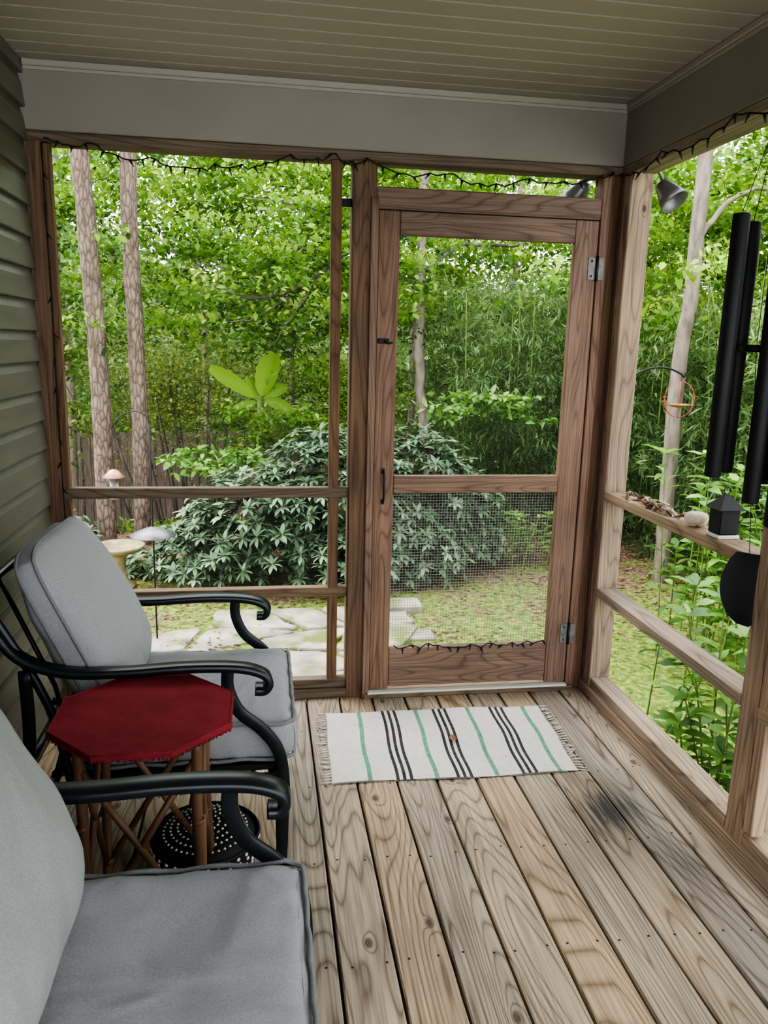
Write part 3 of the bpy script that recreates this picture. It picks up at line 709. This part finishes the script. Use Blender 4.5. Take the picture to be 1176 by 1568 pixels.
def canopy(cx,cy,cz,sx,sy,sz,k,per=70,ln=.09,bias=.05,mat='lf_canopy',parent=None):
    C=np.c_[rng.normal(cx,sx,k),rng.normal(cy,sy,k),rng.normal(cz,sz,k)]
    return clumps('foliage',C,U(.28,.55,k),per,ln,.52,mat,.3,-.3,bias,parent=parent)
b=MB()
br([(3.0,6.0,-.9),(2.72,6.0,.8),(2.65,6.0,2.2),(2.7,6.1,4.5)],.075,.05,'bark3')
br([(2.65,6.0,2.9),(2.0,5.7,2.75),(1.5,5.5,2.3),(.9,5.4,2.0),(.3,5.3,2.1)],.035,.012)
br([(1.7,5.6,2.5),(1.2,5.5,2.55),(.7,5.5,2.75)],.018,.008); br([(1.2,5.45,2.15),(.8,5.4,1.8),(.5,5.4,1.75)],.014,.006)
br([(1.5,5.5,2.3),(1.2,5.3,1.9),(.9,5.3,1.45)],.014,.005); br([(1.0,5.35,2.05),(.6,5.3,2.25),(.1,5.3,2.3)],.012,.005); br([(1.9,5.6,2.7),(1.4,5.4,2.9),(.6,5.4,3.0)],.016,.006)
br([(2.7,6,2.4),(3.2,6.1,2.7),(3.9,6.2,2.75),(4.6,6.4,3.1)],.03,.01)
oak=b.obj('oak_tree')
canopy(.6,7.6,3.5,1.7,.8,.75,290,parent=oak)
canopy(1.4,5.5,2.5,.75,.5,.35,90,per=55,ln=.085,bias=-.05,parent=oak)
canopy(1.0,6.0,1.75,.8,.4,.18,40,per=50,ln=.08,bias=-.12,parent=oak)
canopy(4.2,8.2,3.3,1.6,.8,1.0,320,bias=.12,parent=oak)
b=MB(); br([(4.55,3.4,-.7),(4.52,3.4,1),(4.56,3.4,2.2),(4.62,3.5,5)],.075,.06,'bark3'); br([(4.57,3.4,2.5),(5.0,3.6,2.9),(5.6,4.0,3.1)],.03,.012,'bark3'); oak2=b.obj('oak_tree.001')
canopy(6.2,4.9,3.1,1.1,1.2,.8,260,parent=oak2)
for i,(tx,ty,r,lean) in enumerate(((-.79,5.11,.098,-.06),(-.46,5.25,.088,.03))):
    b=MB(); pts=[];rad=[]
    for t in range(60):
        z=-.75+t*.11; pts.append(Vector((tx+lean*z*.3+.02*sin(z*1.3+i)+.012*noise.noise(Vector((z*2,i,1))),ty,z))); rad.append(r*(1.25 if t==0 else 1.1 if t==1 else 1-.003*t)*(1+.10*noise.noise(Vector((0,i,z*5)))))
    b.tube(pts,rad,'bark',18); b.obj('pine_tree' if i==0 else 'pine_tree.001')
b=MB(); br([(-1.9,7.4,-1.2),(-1.85,7.4,1),(-1.9,7.4,4)],.04,.02); hol=b.obj('holly_tree')
canopy(-1.9,7.4,2.4,.4,.4,1.0,80,ln=.08,bias=-.1,parent=hol)

def rhodo(name,lobes,dens=230):
    Ps=[];Ds=[];rs=[]
    for (cx,cy,cz,rx,ry,rz) in lobes:
        n=int(dens*(rx*ry+rx*rz+ry*rz)*1.4)
        d=dirs(n,.15,1); d=d[d[:,2]>-.55]; sc=rng.uniform(.72,1.05,len(d))[:,None]
        c=np.array([cx,cy,cz])+d*sc*np.array([rx,ry,rz])
        for p,dd,s in zip(c,d,sc[:,0]):
            if p[2]<GZ: continue
            ax=dd*.7+np.array([0,0,.7])+rng.normal(size=3)*.25; ax/=np.linalg.norm(ax)
            t=np.cross(ax,[1,0,.3]); t/=np.linalg.norm(t); q=np.cross(ax,t); m=9; ph=rng.random()*6
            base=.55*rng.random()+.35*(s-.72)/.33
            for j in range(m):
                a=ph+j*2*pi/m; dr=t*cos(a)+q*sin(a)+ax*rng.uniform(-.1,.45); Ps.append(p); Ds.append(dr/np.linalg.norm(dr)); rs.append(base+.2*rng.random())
    Ps=np.array(Ps);Ds=np.array(Ds); n=len(Ps); l=rng.uniform(.08,.12,n)
    up=np.tile([0,0,1.],(n,1))+rng.normal(size=(n,3))*.15
    leafmesh(name,Ps,Ds,up,l,l*.35,'lf_rhodo',np.array(rs),.15)
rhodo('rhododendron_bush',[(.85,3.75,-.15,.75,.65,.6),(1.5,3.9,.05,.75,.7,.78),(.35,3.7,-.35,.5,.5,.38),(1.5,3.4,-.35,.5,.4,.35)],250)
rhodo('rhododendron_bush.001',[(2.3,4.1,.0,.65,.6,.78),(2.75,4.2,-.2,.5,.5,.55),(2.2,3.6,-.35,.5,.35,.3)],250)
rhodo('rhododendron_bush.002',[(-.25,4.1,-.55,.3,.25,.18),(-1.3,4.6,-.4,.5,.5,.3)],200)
k=140; C=np.c_[rng.normal(-.2,.65,k),rng.normal(7.4,.4,k),rng.normal(.95,.38,k)]; o=clumps('azalea_bush',C,U(.25,.4,k),60,.055,.5,'lf_yellow',.7,0)
b=MB()
for i in range(14): x=rng.normal(-.2,.45); b.tube([(x*.6,7.4,-1.3),(x,7.4+rng.normal(0,.2),0),(x*1.4,7.4,1.1)],[.02,.014,.006],'bark2',6)
b.obj('stems',parent=o)
k=110; C=np.c_[rng.normal(2.0,.5,k),rng.normal(7.8,.4,k),rng.normal(.9,.45,k)]; clumps('azalea_bush.001',C,U(.25,.4,k),60,.06,.5,'lf_canopy',.7,0,.0)
k=60; C=np.c_[U(-1.0,3,k),U(6.3,8.3,k),0*U(0,1,k)]; C[:,2]=[terr(a,c_)+.10 for a,c_ in C[:,:2]]; clumps('fern_bed',C,U(.2,.35,k),40,.09,.35,'lf_canopy',.3,.3,.0)
k=20; C=np.c_[U(.0,1.0,k),U(4.3,4.8,k),U(.28,.50,k)]; clumps('dogwood_sapling',C,U(.15,.28,k),26,.095,.5,'lf_laurel',.15,0,.05)
k=22; C=np.c_[U(2.6,3.6,k),U(4.6,5.0,k),U(.80,1.05,k)]; clumps('dogwood_sapling.001',C,U(.15,.28,k),26,.095,.5,'lf_laurel',.15,0,.05)
k=34; C=np.c_[U(.45,1.5,k),U(5.2,5.8,k),U(.30,.80,k)]; clumps('dogwood_sapling.002',C,U(.18,.30,k),40,.075,.5,'lf_canopy',.5,0,-.08)

bam=empty('bamboo_thicket')
def bamboo(name,x0,x1,y0,y1,z0,z1,k,per=36,ln=.115):
    C=np.c_[U(x0,x1,k),U(y0,y1,k),U(z0,z1,k)]; idx=np.repeat(np.arange(k),per); n=len(idx)
    main=dirs(k,-.15,.35); tt=rng.random(n)
    P=C[idx]+main[idx]*(tt[:,None]-.5)*.55+rng.normal(size=(n,3))*np.array([.06,.06,.05])
    D=main[idx]*.55+rng.normal(size=(n,3))*.5; D[:,2]-=.22; D/=np.linalg.norm(D,axis=1,keepdims=True)
    up=np.tile([0,0,1.],(n,1))+rng.normal(size=(n,3))*.5; l=ln*rng.uniform(.6,1.25,n)
    hh=(C[idx,2]-z0)/(z1-z0)
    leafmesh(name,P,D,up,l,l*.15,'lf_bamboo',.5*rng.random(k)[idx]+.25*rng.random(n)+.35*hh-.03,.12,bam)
bamboo('leaves_1',2.9,6.4,5.2,7.4,-.8,2.3,1500)
bamboo('leaves_2',4.7,8.0,1.5,5.2,-.7,2.0,1700,ln=.13)
bamboo('leaves_3',5.2,8.5,-4,1.5,-.7,2.3,500,ln=.13)
b=MB()
for i in range(70):
    x=U(3.2,8,1)[0]; y=U(2,7.5,1)[0] if x>4.8 else U(5.4,7.5,1)[0]; ln=rng.normal(0,.22,2); h=rng.uniform(1.6,2.9)
    b.tube([(x,y,-.9),(x+ln[0]*.4,y+ln[1]*.4,h*.5),(x+ln[0]*1.8,y+ln[1]*1.8,h)],[.012,.010,.004],'culm',6)
b.obj('culms',parent=bam)
def laurel(name,stems,per=16,ln=.13):
    Ps=[];Ds=[];bb=MB()
    for (x,y,h,lx,ly) in stems:
        z0=GZ-.02; path=[Vector((x,y,z0)),Vector((x+lx*.4,y+ly*.4,z0+h*.5)),Vector((x+lx,y+ly,z0+h))]; sp=smooth_path(path,8)
        bb.tube(sp,list(np.linspace(.007,.003,len(sp))),'culm',6)
        for k in range(per):
            t=.25+.75*k/per; i=min(len(sp)-2,int(t*(len(sp)-1))); p=sp[i].lerp(sp[i+1],rng.random()); a=k*2.4+rng.random()
            Ps.append(p); Ds.append((cos(a),sin(a),.35+rng.normal(0,.2)))
        for k in range(5):
            a=k*1.26; Ps.append(sp[-1]); Ds.append((cos(a),sin(a),.5))
    Ps=np.array([tuple(p) for p in Ps]);Ds=np.array(Ds);Ds/=np.linalg.norm(Ds,axis=1,keepdims=True); n=len(Ps)
    l=ln*rng.uniform(.7,1.2,n); o=leafmesh(name,Ps,Ds,np.tile([0,0,1.],(n,1))+rng.normal(size=(n,3))*.2,l,l*.36,'lf_laurel',None,.2)
    bb.obj('stems',parent=o)
laurel('laurel_shrub',[(2.80+rng.uniform(-.15,.35),rng.uniform(-1.1,.2),rng.uniform(.5,1.15),rng.normal(0,.12),rng.normal(0,.15)) for _ in range(30)],20,.12)
laurel('laurel_shrub.001',[(4.0+rng.uniform(-.4,.7),rng.uniform(.6,2.0),rng.uniform(.7,1.5),rng.normal(0,.15),rng.normal(0,.15)) for _ in range(42)],22,.15)
laurel('laurel_shrub.002',[(3.6+rng.uniform(-.4,.5),rng.uniform(3.9,4.6),rng.uniform(.3,.6),rng.normal(0,.1),rng.normal(0,.1)) for _ in range(20)],16,.10)
n=22000; P=np.c_[U(-2,6.5,n),U(-2,5.2,n),np.zeros(n)]
P=P[((P[:,0]>1.7)|(P[:,1]>2.7))&((P[:,0]>2.45)|(P[:,1]>.2))]; 
keep=np.array([noise.noise(Vector((a*1.3,c_*1.3,5)))>.0 for a,c_,_ in P]); P=P[keep]; P[:,2]=GZ-.005; n=len(P)
leafmesh('grass_cover',P,dirs(n,1.0,.4),dirs(n),U(.02,.045,n),.006,'lf_grass',None,.2)
n=7000; P=np.c_[U(-2.5,6.5,n),U(2.0,6.4,n),np.zeros(n)]; P[:,2]=[terr(a,c_)+.012 for a,c_ in P[:,:2]]
leafmesh('leaf_litter',P,dirs(n,0,.15),np.tile([0,0,1.],(n,1))+rng.normal(size=(n,3))*.3,U(.03,.06,n),.022,'litter',None,.2)
b=MB(); bx,by,bz=.80,6.5,-.95
b.tube([(bx+.05,by,bz),(bx,by,.3),(bx,by,.90)],[.07,.055,.03],'culm',10)
for q,(ang,ln,wd,dr,dy) in enumerate(((-46,.80,.085,.12,-.3),(14,.70,.13,.06,-.25),(38,.55,.08,.22,.15),(-20,.46,.05,.10,.3),(68,.5,.07,.35,-.2),(-85,.42,.06,.25,.2))):
    A=radians(ang)
    def cen(t): return Vector((bx+sin(A)*ln*t,by+dy*t*ln,.82+cos(A)*ln*t-dr*t*t*1.2))
    def fn(u,v):
        t=max(0,(u-.14)/.86); c=cen(u); tg=(cen(min(1,u+.03))-cen(max(0,u-.03))).normalized()
        side=tg.cross(Vector((.25*(1 if q%2 else -1),-1,.45))).normalized(); nn=side.cross(tg)
        s=(v-.5)*2; w=.008+wd*(sin(pi*min(1,t*.93+.03))**.55 if t>0 else 0)*(1+.05*sin(u*38+s*2))
        return c+side*w*s+nn*(-.35*w*abs(s)**1.3)
    b.grid(fn,26,8,'lf_banana',rnd=(.9,.7,.35,.55,.3,.2)[q])
b.obj('banana_plant',recalc=False)

# ---------------------------------------------------------------- light and camera
w=bpy.data.worlds.new('sky'); bpy.context.scene.world=w; w.use_nodes=True; nt=w.node_tree; bg=nt.nodes['Background']
tc=N(nt,'ShaderNodeTexCoord'); n=N(nt,'ShaderNodeTexNoise'); n.inputs['Scale'].default_value=2; n.inputs['Detail'].default_value=4; L(nt,tc.outputs['Generated'],n.inputs[0])
L(nt,ramp(nt,n.outputs[0],[(.3,(.90,.95,1.0)),(.7,(1,1,.98))]),bg.inputs[0]); bg.inputs[1].default_value=3.7
s=bpy.data.lights.new('sun','SUN'); s.energy=3.2; s.angle=.6; s.color=(1,.96,.88); so=bpy.data.objects.new('sun',s); col.objects.link(so)
so.rotation_euler=Vector((-.45,.25,.86)).to_track_quat('Z','Y').to_euler()

cam=bpy.data.cameras.new('camera'); co=bpy.data.objects.new('camera',cam); col.objects.link(co)
ps,th,ro=.1567,.2108,.0249
f=Vector((sin(ps)*cos(th),cos(ps)*cos(th),-sin(th))); r0=Vector((cos(ps),-sin(ps),0)); u0=r0.cross(f)
r=r0*cos(ro)+u0*sin(ro); u=-r0*sin(ro)+u0*cos(ro)
m=Matrix(((r.x,u.x,-f.x,.8376),(r.y,u.y,-f.y,-3.2048),(r.z,u.z,-f.z,1.538),(0,0,0,1))); co.matrix_world=m
cam.sensor_fit='VERTICAL'; cam.sensor_height=36; cam.lens=1191.96/1568*36; cam.clip_start=.05
bpy.context.scene.camera=co
vs=bpy.context.scene.view_settings; vs.view_transform='AgX'; vs.exposure=.38
try: vs.look='AgX - High Contrast'
except Exception: pass
